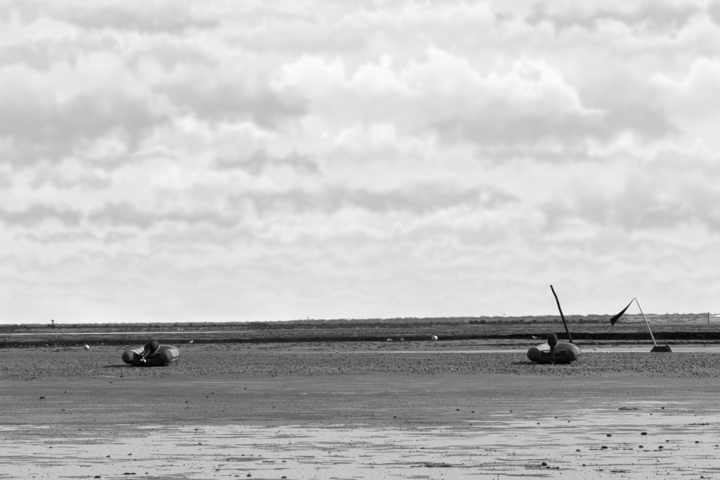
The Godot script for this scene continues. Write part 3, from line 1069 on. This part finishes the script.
	scatter("far_woodland", crown_mesh(90, 950), M.copies, a, "far wood covering the low hill on the skyline", "woodland")

	# water tower above the wood
	var w := at_depth(53.0, 324.0, 2900.0)
	w.y = 0.5 + hill_y(w.x / -w.z, -w.z, ridge) - 1.0
	var tt := base("water_tower", w)
	tag(tt, "tiny grey water tower with flared tank above the far wood", "tower")
	var top := at_depth(53.0, 319.9, 2900.0).y - w.y
	part("shaft", tube([Vector3(0, 0, 0), Vector3(0, top - 3.8, 0), Vector3(0, top - 3.4, 0)], [2.1, 1.8, 2.0], 14), M.tower, tt)
	part("tank", tube([Vector3(0, top - 3.5, 0), Vector3(0, top - 2.4, 0), Vector3(0, top - 0.2, 0), Vector3(0, top, 0)], [2.0, 3.2, 3.9, 3.7], 18), M.tower, tt)
	part("parapet", tube([Vector3(0, top, 0), Vector3(0, top + 0.25, 0)], [3.9, 3.9], 18), M.tower, tt)
	# church-like finial far off: a bare mast over the trees
	w = at_depth(308.0, 322.0, 2700.0)
	w.y = 0.5 + hill_y(w.x / -w.z, -w.z, ridge) - 0.5
	tt = base("radio_mast", w)
	top = at_depth(308.0, 316.2, 2700.0).y - w.y
	tag(tt, "thin mast rising just above the far treeline", "mast")
	part("shaft", tube([Vector3(0, 0, 0), Vector3(0, top * 0.6, 0), Vector3(0, top, 0)], [0.8, 0.7, 0.35], 8), M.tower, tt)
	part("crossarm", box(Vector3(-2.2, top * 0.72, -0.4), Vector3(2.2, top * 0.72 + 0.8, 0.4), 0.1), M.tower, tt)
	# long low building on the slope
	w = at_depth(722.0, 318.6, 1650.0)
	w.y = minf(w.y, 0.5 + hill_y(w.x / -w.z, -w.z, ridge) - 0.3)
	tt = base("white_building", w, -0.25)
	tag(tt, "long low white building on the slope of the far hill", "building")
	var wt := at_depth(722.0, 317.0, 1650.0).y - w.y
	part("wall", box(Vector3(-14, 0, -5), Vector3(14, wt, 5), 0.1), M.white_wall, tt)
	for s in [0, 1]:
		var f0 := []
		var f1 := []
		var sg := 1.0 if s == 0 else -1.0
		for q in [[0.0, 1.6], [5.6, -0.1], [5.6, 0.15], [0.0, 1.9]]:
			f0.append(Vector3(-14.5, wt + 0.15 + q[1], q[0] * sg))
			f1.append(Vector3(14.5, wt + 0.15 + q[1], q[0] * sg))
		part("roof_slope", loft([f0, f1]), M.roof, tt)

func hill_y(b: float, d: float, ridge: Array) -> float:
	var h := curve(b, ridge)
	var u := clampf((d - 1200.0) / 1300.0, 0.0, 1.0)
	return h * (u * u * (3.0 - 2.0 * u)) * (d / 2500.0 if d < 2500.0 else 1.0 - 0.3 * (d - 2500.0) / 1300.0) - 0.6 + 0.4 * n_big.get_noise_2d(b * 300.0, d * 0.02)

# ---------------------------------------------------------------- scene
func _ready() -> void:
	rng.seed = 1
	cam = Camera3D.new()
	cam.name = "camera"
	cam.fov = rad_to_deg(2.0 * atan(240.0 / FOCAL))
	cam.position = Vector3(0, EYE, 0)
	cam.rotation = Vector3(atan(84.0 / FOCAL), 0, deg_to_rad(-0.4))
	cam.near = 0.1
	cam.far = 12000.0
	add_child(cam)
	cam.make_current()

	for e in [[n_long, 2, 0.55, 3], [n_mid, 3, 0.35, 3], [n_fine, 4, 1.4, 3], [n_big, 6, 0.12, 4]]:
		e[0].seed = e[1]
		e[0].frequency = e[2]
		e[0].fractal_octaves = e[3]

	var env := Environment.new()
	env.background_mode = Environment.BG_SKY
	env.sky = Sky.new()
	env.sky.sky_material = make_sky()
	env.tonemap_mode = Environment.TONE_MAPPER_LINEAR
	env.tonemap_exposure = EXPOSURE
	env.ambient_light_source = Environment.AMBIENT_SOURCE_SKY
	env.sdfgi_enabled = true
	env.ssao_enabled = true
	env.ssil_enabled = true
	env.fog_enabled = true
	env.fog_density = 0.000022
	env.fog_light_color = Color(0.86, 0.86, 0.86)
	var we := WorldEnvironment.new()
	we.environment = env
	add_child(we)

	var sun := DirectionalLight3D.new()
	sun.name = "sun"
	sun.light_energy = 1.5
	sun.light_angular_distance = 0.6
	sun.light_color = Color(1.0, 0.995, 0.985)
	sun.shadow_enabled = true
	add_child(sun)
	var az := deg_to_rad(76.0)
	var el := deg_to_rad(34.0)
	sun.look_at_from_position(Vector3(sin(az) * cos(el), sin(el), -cos(az) * cos(el)) * 50.0, Vector3.ZERO)

	make_materials()
	build_ground()
	build_water()
	build_far()

	var b := gp(148.0, 368.6, 0.0)
	dinghy(Vector3(b.x, 0.0, b.z), deg_to_rad(1.0), "inflatable dinghy with its dark motor tilted up and leaning", true)
	b = gp(553.0, 366.2, 0.0)
	dinghy(Vector3(b.x, 0.0, b.z), deg_to_rad(-11.0), "inflatable dinghy with its dark motor standing upright", false)
	build_markers()
	buoy(86.5, 350.2, 5.2, "pale ball buoy on the mud at the foot of the dark bank, alone")
	buoy(434.5, 341.0, 5.6, "pale ball buoy lying against the dark bank near three gulls")
	build_birds()
	build_stones()
	build_stuff()
